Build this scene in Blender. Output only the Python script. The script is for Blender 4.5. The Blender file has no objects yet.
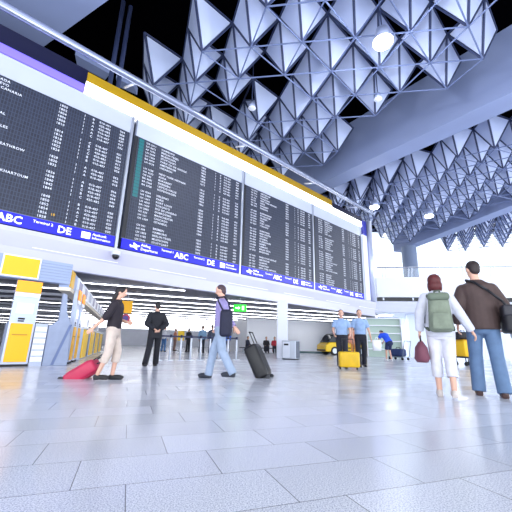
import bpy, bmesh, math, random
from mathutils import Vector, Matrix
random.seed(7)
S = bpy.context.scene
C = S.collection
PI = math.pi
rad = math.radians

# ------------------------------------------------------------------ camera, world, exposure
CAM_Z = 0.62
FPX, PITCH, ROLL = 330.68, 0.2618, 0.0251
cam = bpy.data.cameras.new('camera'); cam_o = bpy.data.objects.new('camera', cam); C.objects.link(cam_o)
cam.sensor_width = 36.0; cam.sensor_fit = 'HORIZONTAL'; cam.lens = FPX / 512 * 36.0
cam.clip_start = 0.05; cam.clip_end = 400
_cp, _sp, _cr, _sr = math.cos(PITCH), math.sin(PITCH), math.cos(ROLL), math.sin(ROLL)
_R0 = Matrix(((1, 0, 0), (0, _sp, -_cp), (0, _cp, _sp)))
RC = Matrix(((_cr, -_sr, 0), (_sr, _cr, 0), (0, 0, 1))) @ _R0        # world -> camera (x right, y down, z forward)
_W = RC.transposed()
m3 = Matrix((_W @ Vector((1, 0, 0)), _W @ Vector((0, -1, 0)), _W @ Vector((0, 0, -1)))).transposed()
cam_o.matrix_world = Matrix.Translation((0, 0, CAM_Z)) @ m3.to_4x4()
S.camera = cam_o
S.view_settings.view_transform = 'Standard'
S.view_settings.look = 'None'
S.view_settings.gamma = 1.0
S.view_settings.use_curve_mapping = False
S.view_settings.exposure = 0.52
w = bpy.data.worlds.new('daylight'); S.world = w; w.use_nodes = True
bg = w.node_tree.nodes['Background']
bg.inputs['Color'].default_value = (0.86, 0.91, 1.0, 1)
bg.inputs['Strength'].default_value = 1.7

def area_light(name, loc, rot, sx, sy, power, col=(1, 1, 1)):
    l = bpy.data.lights.new(name, 'AREA'); l.shape = 'RECTANGLE'; l.size = sx; l.size_y = sy; l.energy = power; l.color = col
    o = bpy.data.objects.new(name, l); C.objects.link(o); o.location = loc; o.rotation_euler = rot
    return o

# added fill light, low behind the camera, thrown up into the space frame
area_light('hall_fill_uplight', (5, -5.5, 1.2), (rad(90 + 72), 0, rad(-12)), 34, 6, 3300, (0.88, 0.93, 1.0))
# added fill from the right, out of view, to brighten the farther bays
area_light('side_fill', (36, 17, 5.0), (rad(90 + 25), 0, rad(78)), 26, 7, 5000, (0.88, 0.93, 1.0))

def ray(x, y):
    return _W @ Vector(((x - 256) / FPX, (y - 256) / FPX, 1))
def at_z(x, y, z):
    r = ray(x, y); t = (z - CAM_Z) / r.z
    return Vector((r.x * t, r.y * t, z))
def at_y(x, y, Y):
    r = ray(x, y); t = Y / r.y
    return Vector((r.x * t, Y, CAM_Z + r.z * t))
def to_px(p):
    c = RC @ (Vector(p) - Vector((0, 0, CAM_Z)))
    return (256 + FPX * c.x / c.z, 256 + FPX * c.y / c.z, c.z)

# ------------------------------------------------------------------ materials
def lin(c):
    return tuple((v / 12.92 if v <= 0.04045 else ((v + 0.055) / 1.055) ** 2.4) for v in [k / 255 for k in c])
_M = {}
def mat(name, rgb, rough=0.5, metal=0.0, emit=0.0, noise=0.0, nscale=6.0, spec=0.5):
    if name in _M: return _M[name]
    m = bpy.data.materials.new(name); m.use_nodes = True; nt = m.node_tree
    b = nt.nodes['Principled BSDF']; col = (*lin(rgb), 1)
    b.inputs['Base Color'].default_value = col
    b.inputs['Roughness'].default_value = rough; b.inputs['Metallic'].default_value = metal
    b.inputs['Specular IOR Level'].default_value = spec
    if noise:
        tc = nt.nodes.new('ShaderNodeTexCoord'); n = nt.nodes.new('ShaderNodeTexNoise'); n.inputs['Scale'].default_value = nscale
        r = nt.nodes.new('ShaderNodeValToRGB')
        r.color_ramp.elements[0].position = 0.3; r.color_ramp.elements[1].position = 0.7
        r.color_ramp.elements[0].color = (*[v * (1 - noise) for v in col[:3]], 1)
        r.color_ramp.elements[1].color = (*[min(1, v * (1 + noise)) for v in col[:3]], 1)
        nt.links.new(tc.outputs['Object'], n.inputs['Vector']); nt.links.new(n.outputs['Fac'], r.inputs['Fac'])
        nt.links.new(r.outputs['Color'], b.inputs['Base Color'])
    if emit:
        b.inputs['Emission Color'].default_value = col; b.inputs['Emission Strength'].default_value = emit
    _M[name] = m
    return m

def glass_mat():
    if 'glass' in _M: return _M['glass']
    m = bpy.data.materials.new('glass'); m.use_nodes = True; nt = m.node_tree
    for n in list(nt.nodes): nt.nodes.remove(n)
    o = nt.nodes.new('ShaderNodeOutputMaterial'); mx = nt.nodes.new('ShaderNodeMixShader'); mx.inputs[0].default_value = 0.08
    t = nt.nodes.new('ShaderNodeBsdfTransparent'); t.inputs[0].default_value = (0.93, 0.97, 1, 1)
    g = nt.nodes.new('ShaderNodeBsdfGlossy'); g.inputs['Roughness'].default_value = 0.05
    nt.links.new(t.outputs[0], mx.inputs[1]); nt.links.new(g.outputs[0], mx.inputs[2]); nt.links.new(mx.outputs[0], o.inputs[0])
    _M['glass'] = m
    return m

AF, AB = -0.3527, 0.8229          # headings of the floor grid and of the board wall
def floor_material():
    m = bpy.data.materials.new('granite_tiles'); m.use_nodes = True; nt = m.node_tree; N, L = nt.nodes, nt.links
    b = N['Principled BSDF']
    tc = N.new('ShaderNodeTexCoord'); sx = N.new('ShaderNodeSeparateXYZ'); L.new(tc.outputs['Object'], sx.inputs[0])
    def M(op, a, bb=None, c=None):
        n = N.new('ShaderNodeMath'); n.operation = op
        for i, v in enumerate((a, bb, c)):
            if v is None: continue
            if isinstance(v, (int, float)): n.inputs[i].default_value = v
            else: L.new(v, n.inputs[i])
        return n.outputs[0]
    cu, su = math.cos(AF), math.sin(AF)
    X, Y = sx.outputs[0], sx.outputs[1]
    u = M('SUBTRACT', M('MULTIPLY', X, cu), M('MULTIPLY', Y, su))
    v = M('ADD', M('MULTIPLY', X, su), M('MULTIPLY', Y, cu))
    c = CAM_Z
    vr = M('DIVIDE', M('SUBTRACT', v, 2.263 * c), 0.6255 * c)
    row = M('FLOOR', vr); vf = M('FRACT', vr)
    ur = M('DIVIDE', M('ADD', M('SUBTRACT', u, 0.102 * c), M('MULTIPLY', row, 0.361 * c)), 1.083 * c)
    col = M('FLOOR', ur); uf = M('FRACT', ur)
    ju = M('LESS_THAN', M('ABSOLUTE', M('SUBTRACT', uf, 0.5)), 0.4965)     # 0 on the short joints
    jv = M('LESS_THAN', M('ABSOLUTE', M('SUBTRACT', vf, 0.5)), 0.4935)
    cb = N.new('ShaderNodeCombineXYZ'); L.new(row, cb.inputs[0]); L.new(col, cb.inputs[1])
    wn = N.new('ShaderNodeTexWhiteNoise'); wn.noise_dimensions = '3D'; L.new(cb.outputs[0], wn.inputs['Vector'])
    sp = N.new('ShaderNodeTexNoise'); sp.inputs['Scale'].default_value = 150; sp.inputs['Detail'].default_value = 3; L.new(tc.outputs['Object'], sp.inputs['Vector'])
    r = N.new('ShaderNodeValToRGB'); L.new(sp.outputs['Fac'], r.inputs['Fac'])
    r.color_ramp.elements[0].position = 0.38; r.color_ramp.elements[0].color = (*lin((168, 174, 192)), 1)
    r.color_ramp.elements[1].position = 0.56; r.color_ramp.elements[1].color = (*lin((232, 235, 243)), 1)
    tone = M('ADD', M('MULTIPLY', wn.outputs['Value'], 0.16), 0.90)
    jt = M('MULTIPLY', M('ADD', M('MULTIPLY', ju, 0.72), 0.28), M('ADD', M('MULTIPLY', jv, 0.62), 0.38))
    k = M('MULTIPLY', tone, jt)
    mx = N.new('ShaderNodeMix'); mx.data_type = 'RGBA'; mx.blend_type = 'MULTIPLY'; mx.inputs['Factor'].default_value = 1
    cc = N.new('ShaderNodeCombineColor'); L.new(k, cc.inputs[0]); L.new(k, cc.inputs[1]); L.new(k, cc.inputs[2])
    L.new(r.outputs['Color'], mx.inputs['A']); L.new(cc.outputs[0], mx.inputs['B']); L.new(mx.outputs['Result'], b.inputs['Base Color'])
    rr = M('ADD', M('MULTIPLY', wn.outputs['Value'], 0.10), 0.16)
    L.new(rr, b.inputs['Roughness'])
    b.inputs['Specular IOR Level'].default_value = 0.6
    return m

def flap_material():
    """dark split-flap modules: small cells with a fine lighter gap and a slight tone change from cell to cell"""
    m = bpy.data.materials.new('split_flaps'); m.use_nodes = True; nt = m.node_tree; N, L = nt.nodes, nt.links
    b = N['Principled BSDF']
    tc = N.new('ShaderNodeTexCoord'); mp = N.new('ShaderNodeMapping'); mp.inputs['Rotation'].default_value = (PI / 2, 0, 0)
    L.new(tc.outputs['Object'], mp.inputs['Vector'])
    br = N.new('ShaderNodeTexBrick'); br.offset = 0; br.inputs['Scale'].default_value = 1
    br.inputs['Brick Width'].default_value = 0.0825; br.inputs['Row Height'].default_value = 0.141
    br.inputs['Mortar Size'].default_value = 0.011; br.inputs['Mortar Smooth'].default_value = 0.1
    br.inputs['Color1'].default_value = (*lin((27, 32, 48)), 1); br.inputs['Color2'].default_value = (*lin((37, 43, 60)), 1)
    br.inputs['Mortar'].default_value = (*lin((54, 61, 82)), 1)
    L.new(mp.outputs[0], br.inputs['Vector']); L.new(br.outputs['Color'], b.inputs['Base Color'])
    b.inputs['Roughness'].default_value = 0.5; b.inputs['Specular IOR Level'].default_value = 0.5
    return m

# ------------------------------------------------------------------ object helpers
def link(name, me, m=None, parent=None):
    o = bpy.data.objects.new(name, me); C.objects.link(o)
    if m is not None:
        for k in (m if isinstance(m, (list, tuple)) else [m]): me.materials.append(k)
    if parent is not None: o.parent = parent
    return o
def done(name, bm, m, parent=None, smooth=False, bevel=0.0):
    bmesh.ops.recalc_face_normals(bm, faces=bm.faces)
    me = bpy.data.meshes.new(name); bm.to_mesh(me); bm.free()
    if smooth:
        for p in me.polygons: p.use_smooth = True
    o = link(name, me, m, parent)
    if bevel:
        md = o.modifiers.new('bevel', 'BEVEL'); md.width = bevel; md.segments = 2; md.limit_method = 'ANGLE'
    return o
def tag(o, label, cat, group=None, kind=None):
    o['label'] = label
    if cat: o['category'] = cat
    if group: o['group'] = group
    if kind: o['kind'] = kind
    return o
def struct(o):
    o['kind'] = 'structure'; return o
def thing(name, label, cat, loc=(0, 0, 0), rz=0.0, group=None, rx=0.0):
    o = bpy.data.objects.new(name, None); C.objects.link(o); o.location = loc; o.rotation_euler = (rx, 0, rz); o.empty_display_size = 0.2
    return tag(o, label, cat, group)
def B(): return bmesh.new()
def box(bm, x0, x1, y0, y1, z0, z1, mx=None):
    vs = [bm.verts.new((x, y, z)) for x in (x0, x1) for y in (y0, y1) for z in (z0, z1)]
    for f in ((0, 1, 3, 2), (4, 6, 7, 5), (0, 4, 5, 1), (2, 3, 7, 6), (0, 2, 6, 4), (1, 5, 7, 3)):
        bm.faces.new([vs[i] for i in f])
    if mx is not None: bmesh.ops.transform(bm, matrix=mx, verts=vs)
    return vs
def boxo(name, m, x0, x1, y0, y1, z0, z1, parent=None, bevel=0.0):
    bm = B(); box(bm, x0, x1, y0, y1, z0, z1); return done(name, bm, m, parent, bevel=bevel)
def tube(bm, a, b, r0, r1=None, seg=8, cap=True):
    a, b = Vector(a), Vector(b); r1 = r0 if r1 is None else r1
    d = b - a
    if d.length < 1e-6: return
    q = d.to_track_quat('Z', 'Y')
    ra = [bm.verts.new(a + q @ Vector((r0 * math.cos(2 * PI * k / seg), r0 * math.sin(2 * PI * k / seg), 0))) for k in range(seg)]
    rb = [bm.verts.new(b + q @ Vector((r1 * math.cos(2 * PI * k / seg), r1 * math.sin(2 * PI * k / seg), 0))) for k in range(seg)]
    for k in range(seg): bm.faces.new((ra[k], ra[(k + 1) % seg], rb[(k + 1) % seg], rb[k]))
    if cap: bm.faces.new(ra[::-1]); bm.faces.new(rb)
def ell(bm, c, rx, ry, rz, mx=None, u=14, v=10):
    M = Matrix.Translation(c) @ (mx.to_4x4() if mx is not None else Matrix()) @ Matrix.Diagonal((rx, ry, rz, 1))
    bmesh.ops.create_uvsphere(bm, u_segments=u, v_segments=v, radius=1, matrix=M)
def prism(bm, pts, axis, d0, d1):
    """polygon in two axes extruded along the third: axis 'z' pts=(x,y); 'y' pts=(x,z); 'x' pts=(y,z)"""
    def P(p, d): return {'z': (p[0], p[1], d), 'y': (p[0], d, p[1]), 'x': (d, p[0], p[1])}[axis]
    a = [bm.verts.new(P(p, d0)) for p in pts]; b = [bm.verts.new(P(p, d1)) for p in pts]
    n = len(pts)
    for k in range(n): bm.faces.new((a[k], a[(k + 1) % n], b[(k + 1) % n], b[k]))
    bm.faces.new(a[::-1]); bm.faces.new(b)
def text(name, body, size, loc, m, parent, align='LEFT', spacing=1.0, line=1.0, bold=0.0):
    cu = bpy.data.curves.new(name, 'FONT'); cu.body = body; cu.size = size; cu.align_x = align; cu.space_character = spacing
    cu.space_line = line; cu.resolution_u = 2; cu.extrude = 0.002; cu.offset = bold
    tmp = bpy.data.objects.new(name, cu); me = bpy.data.meshes.new_from_object(tmp); me.name = name
    bpy.data.objects.remove(tmp); bpy.data.curves.remove(cu)
    me.materials.clear(); me.materials.append(m)
    o = bpy.data.objects.new(name, me); C.objects.link(o); o.parent = parent; o.location = loc; o.rotation_euler = (PI / 2, 0, 0)
    return o

DB = Vector((math.sin(AB), math.cos(AB), 0)); NB = Vector((-math.cos(AB), math.sin(AB), 0))
RZB = PI / 2 - AB
def wall_pt(s, D, z=0.0):
    p = DB * s + NB * D
    return Vector((p.x, p.y, z))
DW = 11.78                                                             # distance of the board wall
DF = Vector((math.sin(AF), math.cos(AF), 0)); NF = Vector((math.cos(AF), -math.sin(AF), 0))
def flo(u, v, z=0.0):
    p = NF * u + DF * v
    return Vector((p.x, p.y, z))

# ------------------------------------------------------------------ structure
white = mat('white_paint', (228, 232, 242), 0.45, noise=0.03, nscale=1.2)
pale = mat('pale_grey_panel', (196, 202, 218), 0.4, noise=0.05, nscale=0.8)
blk = mat('black_void', (3, 3, 5), 1.0, spec=0.0)
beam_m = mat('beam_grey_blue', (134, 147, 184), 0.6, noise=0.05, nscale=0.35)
steel = mat('brushed_steel', (190, 196, 208), 0.32, 0.7)
chrome = mat('white_metal_tube', (205, 212, 232), 0.28, 0.35)
dark = mat('dark_rubber', (18, 19, 24), 0.6)

bm = B()
vs = [bm.verts.new(p) for p in ((-70, -14, 0), (70, -14, 0), (70, 75, 0), (-70, 75, 0))]; bm.faces.new(vs)
floor = struct(done('floor', bm, floor_material()))

H = 12.0
LO, LA, LB = Vector((-0.03577608, 0.92387434)) * H, Vector((0.17433884, -0.02388129)) * H, Vector((-0.04833293, 0.14376931)) * H
O2, A2, B2 = Vector((1.21029055, 1.48759204)) * H, Vector((0.13579365, -0.08835823)) * H, Vector((0.02582886, 0.14291025)) * H
ZL = CAM_Z + H; ZU = CAM_Z + 1.17 * H                                   # lower and upper layer of the space frame

# black roof void over the frame, ending at the window front
bm = B()
prism(bm, [(-45, -6), (34, -6), (34, 34), (26, 44), (8, 44), (-45, 44)], 'z', ZU + 1.6, ZU + 1.9)
ceiling = struct(done('ceiling', bm, blk))

def vec2(az): return Vector((math.sin(rad(az)), math.cos(rad(az)), 0))
def beam(name, p, az, l0, l1, width, z0, z1, m):
    """box girder: its near bottom corner runs through p along heading az"""
    d = vec2(az); n = Vector((d.y, -d.x, 0))
    n = -n if n.y < 0 and False else n
    bm = B()
    P = [p + d * l0, p + d * l1, p + d * l1 + n * width, p + d * l0 + n * width]
    prism(bm, [(q.x, q.y) for q in P], 'z', z0, z1)
    return struct(done(name, bm, m))
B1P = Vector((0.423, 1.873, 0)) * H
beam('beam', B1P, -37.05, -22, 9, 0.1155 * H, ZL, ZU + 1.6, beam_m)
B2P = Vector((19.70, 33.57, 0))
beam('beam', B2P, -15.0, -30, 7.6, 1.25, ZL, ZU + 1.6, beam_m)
# soffit slab over the left end of the boards
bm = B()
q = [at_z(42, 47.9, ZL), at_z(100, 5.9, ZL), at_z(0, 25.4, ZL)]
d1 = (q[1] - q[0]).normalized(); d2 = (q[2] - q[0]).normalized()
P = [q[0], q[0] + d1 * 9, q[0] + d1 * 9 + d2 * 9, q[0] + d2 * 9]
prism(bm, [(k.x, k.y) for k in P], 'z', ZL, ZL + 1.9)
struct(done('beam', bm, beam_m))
# column under the end of the second beam
cp = at_z(408.5, 247, ZL)
bm = B(); tube(bm, (cp.x, cp.y, 0), (cp.x, cp.y, ZL), 0.85, seg=28)
struct(done('column', bm, mat('column_grey', (120, 134, 160), 0.5), smooth=False))
# catwalk pieces seen above the yellow edge
for (a, b_, c_, d_) in (((75, 54.5), (110, 74), (105, 80), (77, 65)), ((116, 78), (134, 87), (137, 95), (117, 86))):
    bm = B(); zz = ZL + 0.3
    P = [at_z(*k, zz) for k in (a, b_, c_, d_)]
    prism(bm, [(k.x, k.y) for k in P], 'z', zz, zz + 0.4)
    struct(done('beam', bm, beam_m))

# bulkhead that carries the boards
WB = Matrix.Translation(wall_pt(0, DW)) @ Matrix.Rotation(RZB, 4, 'Z')
def wstruct(name, m, x0, x1, y0, y1, z0, z1):
    bm = B(); box(bm, x0, x1, y0, y1, z0, z1, WB); return struct(done(name, bm, m))
bulk_m = mat('bulkhead_lilac_grey', (196, 196, 216), 0.35, noise=0.04, nscale=0.5)
bm = B()
prof = [(0.0, 2.8), (1.6, 2.8), (1.6, 3.8), (-0.14, 3.8), (-0.14, 3.66), (-0.02, 3.3), (0.0, 3.24)]
prism(bm, prof, 'x', -9.0, 22.9); bm.transform(WB); struct(done('wall_bulkhead', bm, bulk_m))
wstruct('wall_boards', mat('board_backing', (60, 66, 86), 0.5), -9, 22.75, 0.30, 1.5, 3.8, 10.0)
bm = B()
for k, s in enumerate((-2.2, 1.6, 5.4, 9.2, 13.0, 16.8, 20.6)):
    box(bm, s, s + 2.6, -0.035, 0.0, 3.30, 3.325, WB)
struct(done('trim_1', bm, mat('white_strip', (240, 240, 248), 0.3)))

# low ceiling of the check in area behind the bulkhead, with its rows of tubes
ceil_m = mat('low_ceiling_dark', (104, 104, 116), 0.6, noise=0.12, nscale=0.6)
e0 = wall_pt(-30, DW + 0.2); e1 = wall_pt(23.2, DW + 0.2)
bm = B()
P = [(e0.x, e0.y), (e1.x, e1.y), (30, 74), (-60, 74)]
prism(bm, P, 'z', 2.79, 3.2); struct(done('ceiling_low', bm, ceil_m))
tube_m = mat('fluorescent_tube', (246, 248, 255), 0.4, emit=7.0)
tray_m = mat('white_tray', (150, 152, 164), 0.4)
ordn = ['first', 'second', 'third', 'fourth', 'fifth', 'sixth', 'seventh', 'eighth', 'ninth', 'tenth', 'eleventh', 'twelfth', 'thirteenth', 'fourteenth', 'fifteenth', 'sixteenth', 'seventeenth', 'eighteenth', 'nineteenth', 'twentieth', 'twenty-first', 'twenty-second', 'twenty-third', 'twenty-fourth']
SL = []
for k in range(24):
    v = 9.6 + 2.2 * k
    # each row starts at the bulkhead (hall side) and runs along the floor's long joints
    u1 = None
    # solve where the row meets the bulkhead plane
    p0 = flo(0, v); den = NB.dot(NF); u_hit = (DW + 0.35 - NB.dot(p0)) / den
    ua, ub = (-17.0 - 0.5 * k, min(u_hit, 18.0)) if den > 0 else (max(-19.0 - 0.9 * k, -34), min(u_hit, 19.0))
    
    EN = Vector((74 - e1.y, -(30 - e1.x), 0)); ub = min(max(u_hit, -99), 26.0, ((Vector((e1.x, e1.y, 0)) - p0).dot(EN)) / NF.dot(EN) - 0.6)
    if ub < ua + 1: continue
    lo, hi = max(ua, (-0.125 if k % 3 else -0.36) * v - 0.3), ub
    if lo > hi - 1.5:
        SL.append((ua, hi - .3, v)); continue
    SL.append((ua, lo - .4, v))
    t = thing('ceiling_lamp', 'long white fluorescent ceiling strip, %s row back from the board wall' % ordn[k], 'ceiling lamp', flo((lo + hi) / 2, v, 2.79), -AF, 'fluorescent strips over the check in area')
    L_ = (hi - lo) / 2
    boxo('tray', tray_m, -L_, L_, -0.04, 0.04, -0.04, 0.0, t)
    boxo('tube', tube_m, -L_ + 0.05, L_ - 0.05, -0.02, 0.02, -0.065, -0.04, t)

bm = B()
for (a_, b_, v) in SL:
    if b_ <= a_: continue
    P = [flo(a_, v - .12), flo(b_, v - .12), flo(b_, v + .12), flo(a_, v + .12)]
    prism(bm, [(q.x, q.y) for q in P], 'z', 2.68, 2.79)
struct(done('trim_4', bm, mat('slat_grey', (206, 208, 218), 0.5)))
# back walls of the check in area
bm = B(); P = [flo(-60, 62), flo(30, 62), flo(30, 62.4), flo(-60, 62.4)]
prism(bm, [(k.x, k.y) for k in P], 'z', 0, 2.79); struct(done('wall_back', bm, white))
bm = B(); P = [flo(-30, 5), flo(-30, 62), flo(-30.3, 62), flo(-30.3, 5)]
prism(bm, [(k.x, k.y) for k in P], 'z', 0, 2.79); struct(done('wall_left', bm, mat('grey_wall', (120, 122, 134), 0.6)))
bright_w = mat('bright_white_wall', (246, 248, 255), 0.5, noise=0.02, nscale=0.6)
wp = at_z(246, 352.2, 0); NFd = NF.normalized()
bm = B(); P = [wp, wp + NFd * 24, wp + NFd * 24 + DF * 6, wp + DF * 6]
prism(bm, [(k.x, k.y) for k in P], 'z', 0, 2.79); struct(done('wall_right', bm, bright_w))
bm = B(); P = [wp + NFd * 4.6 - DF * 0.04, wp + NFd * 24 - DF * 0.04, wp + NFd * 24 - DF * 0.005, wp + NFd * 4.6 - DF * 0.005]
prism(bm, [(k.x, k.y) for k in P], 'z', 0.0, 0.16); struct(done('baseboard_right', bm, mat('teal_skirting', (70, 104, 112), 0.4)))

# gallery on the right: white parapet, dark slot, deck, railing
G0 = Vector((9.35, 24.6, 0)); GD = vec2(97.8); GN = Vector((GD.y, -GD.x, 0)); GN = -GN if GN.y < 0 else GN
RZG = math.atan2(GD.y, GD.x); WG = Matrix.Translation(G0) @ Matrix.Rotation(RZG, 4, 'Z')
def gstruct(name, m, prof, x0, x1):
    bm = B(); prism(bm, prof, 'x', x0, x1); bm.transform(WG); return struct(done(name, bm, m))
gwhite = mat('gallery_white', (236, 240, 250), 0.4, noise=0.02, nscale=0.4)
gstruct('wall_gallery', gwhite, [(0.0, 4.28), (0.0, 5.8), (0.25, 5.8), (0.25, 4.28)], -0.2, 40)
gstruct('trim_2', mat('dark_slot_glass', (22, 26, 34), 0.15), [(0.12, 3.95), (0.12, 4.3), (0.24, 4.3), (0.24, 3.95)], -0.2, 40)
gstruct('wall_gallery_soffit', mat('gallery_fascia', (216, 220, 234), 0.35), [(0.0, 3.18), (-0.12, 3.5), (0.0, 3.97), (7, 3.97), (7, 3.18)], -1.0, 40)
gstruct('floor_gallery', pale, [(0.24, 4.4), (0.24, 4.6), (22, 4.6), (22, 4.4)], -0.2, 40)
gstruct('wall_gallery_under', mat('under_gallery_white', (214, 222, 238), 0.4, noise=0.04, nscale=0.5), [(4.5, 0), (4.5, 3.2), (4.8, 3.2), (4.8, 0)], -3, 40)
bm = B()
for k in range(15):
    x = 0.2 + 2.1 * k; box(bm, x, x + 0.10, 0.06, 0.16, 4.05, 4.25)
bm.transform(WG); struct(done('trim_3', bm, steel))

# far window front
bm = B(); P0 = Vector((6, 52, 0))
WW = Matrix.Translation((4, 52, 0)) @ Matrix.Rotation(rad(-12), 4, 'Z')
for k in range(8): box(bm, k * 8.8, k * 8.8 + 0.07, 0, 0.14, 0, 18, WW)
for z in (7.4, 14.4): box(bm, 0, 58, 0.0, 0.12, z, z + 0.08, WW)
struct(done('window_1', bm, mat('mullion_white', (232, 238, 250), 0.5)))
bm = B(); box(bm, 0, 58, 0.05, 0.07, 0, 18, WW); o = struct(done('window_2', bm, glass_mat()))

# ------------------------------------------------------------------ space frame of pyramids
panel_m = mat('pyramid_panel', (190, 201, 230), 0.5, noise=0.05, nscale=0.5, spec=0.4)
frame_m = mat('frame_steel_blue', (52, 62, 96), 0.5, 0.2)
chord_m = mat('chord_tube', (96, 110, 150), 0.6, 0.0)

def tri_panel(bm, a, b, c, inset, th):
    g = (a + b + c) / 3
    pts = [p + (g - p).normalized() * inset for p in (a, b, c)]
    n = (pts[1] - pts[0]).cross(pts[2] - pts[0]).normalized() * th
    f = [bm.verts.new(p + n) for p in pts]; k = [bm.verts.new(p - n) for p in pts]
    bm.faces.new(f); bm.faces.new(k[::-1])
    for i in range(3): bm.faces.new((f[i], k[i], k[(i + 1) % 3], f[(i + 1) % 3]))

def bay(name, where, org, a, b, cells, drop=(), full=True, pre=''):
    a3, b3 = Vector((a.x, a.y, 0)), Vector((b.x, b.y, 0)); dz = Vector((0, 0, ZU - ZL))
    t = -(a3 + 2 * b3) / 3 + dz                                        # near, left and right corner of the upper triangle
    top, left, right, apex = t, t + b3, t + a3 + b3, Vector((0, 0, 0))
    fr = B()
    for p, q in ((top, apex), (left, apex), (right, apex), (top, left), (top, right), (left, right)): tube(fr, p, q, 0.05, seg=6)
    fm = bpy.data.meshes.new('frame'); fr.to_mesh(fm); fr.free(); fm.materials.append(frame_m)
    pm = []
    for (p, q) in ((top, left), (top, right), (left, right)):
        k = B(); tri_panel(k, p, q, apex, 0.16, 0.02); bmesh.ops.recalc_face_normals(k, faces=k.faces)
        me = bpy.data.meshes.new('panel'); k.to_mesh(me); k.free(); me.materials.append(panel_m); pm.append(me)
    rows = {}
    for (i, j) in cells:
        p = Vector((org.x + a.x * i + b.x * j, org.y + a.y * i + b.y * j, ZL))
        px = to_px(p); ctr = to_px(p + (top + left + right) / 4)
        rows.setdefault(j, []).append((ctr[0], i, p, ctr))
    vis = lambda c: -4 < c[0] < 516 and -6 < c[1] < 262
    order = sorted([j for j in rows if any(vis(r[3]) for r in rows[j])])
    for j in rows:
        rr = sorted(rows[j]); n = 0
        for (cx, i, p, ctr) in rr:
            if vis(ctr) and j in order:
                n += 1
                nth = 'leftmost' if n == 1 else ordn[min(n, 17) - 1] + ' from left'
                lab = 'grey pyramid %s, %s row away, %s' % (where, ordn[min(order.index(j), 16)], nth)
            else: lab = 'grey pyramid %s, at the outer edge' % where
            e = thing('ceiling_pyramid', lab, 'ceiling panel', p, 0, 'pyramids ' + where)
            for z, me in enumerate(pm):
                if (i, j, z) in drop: continue
                if z == 2 and not full: pass
                link('panel', me, None, e)
            link('frame', fm, None, e)
    # lower chords between neighbouring tips
    ch = B(); cs = set(cells)
    for (i, j) in cells:
        for di, dj in ((1, 0), (0, 1), (1, 1)):
            if (i + di, j + dj) in cs:
                p = Vector((org.x + a.x * i + b.x * j, org.y + a.y * i + b.y * j, ZL)); q = p + a3 * di + b3 * dj
                tube(ch, p, q, 0.032, seg=6)
    struct(done('ceiling_truss', ch, chord_m))

cells1 = []
lim = {-3: (3, 4), -2: (1, 5), -1: (0, 5), 0: (-1, 4), 1: (-2, 5), 2: (-2, 5), 3: (-1, 4), 4: (-1, 3), 5: (-1, 4), 6: (-1, 4), 7: (0, 3)}
for j, (i0, i1) in lim.items():
    for i in range(i0, i1 + 1):
        if (i, j) in ((1, 2), (0, 3)): continue
        cells1.append((i, j))
bay('near', 'in the nearest ceiling bay', LO, LA, LB, cells1, drop={(1, 3, 0)}, pre='away from the camera')

def side(p, q, az):                      # signed distance of p to the right of the line through q along az
    d = vec2(az); r = p - q; return r.x * d.y - r.y * d.x
cells2 = []
B1F = B1P + Vector((vec2(-37.05).y, -vec2(-37.05).x, 0)) * 0.1155 * H
E2a, E2b = at_z(371, 236, ZL), at_z(396, 245.5, ZL); E2n = Vector((E2b.y - E2a.y, E2a.x - E2b.x, 0)); E2n = E2n if E2n.dot(E2a) > 0 else -E2n
for i in range(-16, 14):
    for j in range(-10, 16):
        p = Vector((O2.x + A2.x * i + B2.x * j, O2.y + A2.y * i + B2.y * j, 0))
        s1 = side(p, B1F, -37.05); s2 = -side(p, B2P, -15)
        if s1 > 2.6 and s2 > 0.35 and (p - Vector((E2a.x, E2a.y, 0))).dot(E2n) < 0.6 and p.y > 8 and to_px((p.x, p.y, ZU))[0] < 560 and to_px((p.x, p.y, ZL))[0] > 290:
            cells2.append((i, j))
bay('middle', 'between the two beams', O2, A2, B2, cells2, pre='away from the camera')
R50 = Matrix.Rotation(-rad(50), 2)
A3, B3 = R50 @ LA, R50 @ LB
o3 = at_z(485.7, 238.5, ZL); O3 = Vector((o3.x, o3.y))
cells3 = []
B2F = B2P + Vector((vec2(-15).y, -vec2(-15).x, 0)) * 1.25
for i in range(-8, 9):
    for j in range(-8, 9):
        p = Vector((O3.x + A3.x * i + B3.x * j, O3.y + A3.y * i + B3.y * j, 0))
        if side(p, B2F, -15) > 0.6 and 18 < p.length < 48 and 440 < to_px((p.x, p.y, ZU))[0] < 545:
            cells3.append((i, j))
bay('far', 'beyond the second beam', O3, A3, B3, cells3, pre='away from the camera')

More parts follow.
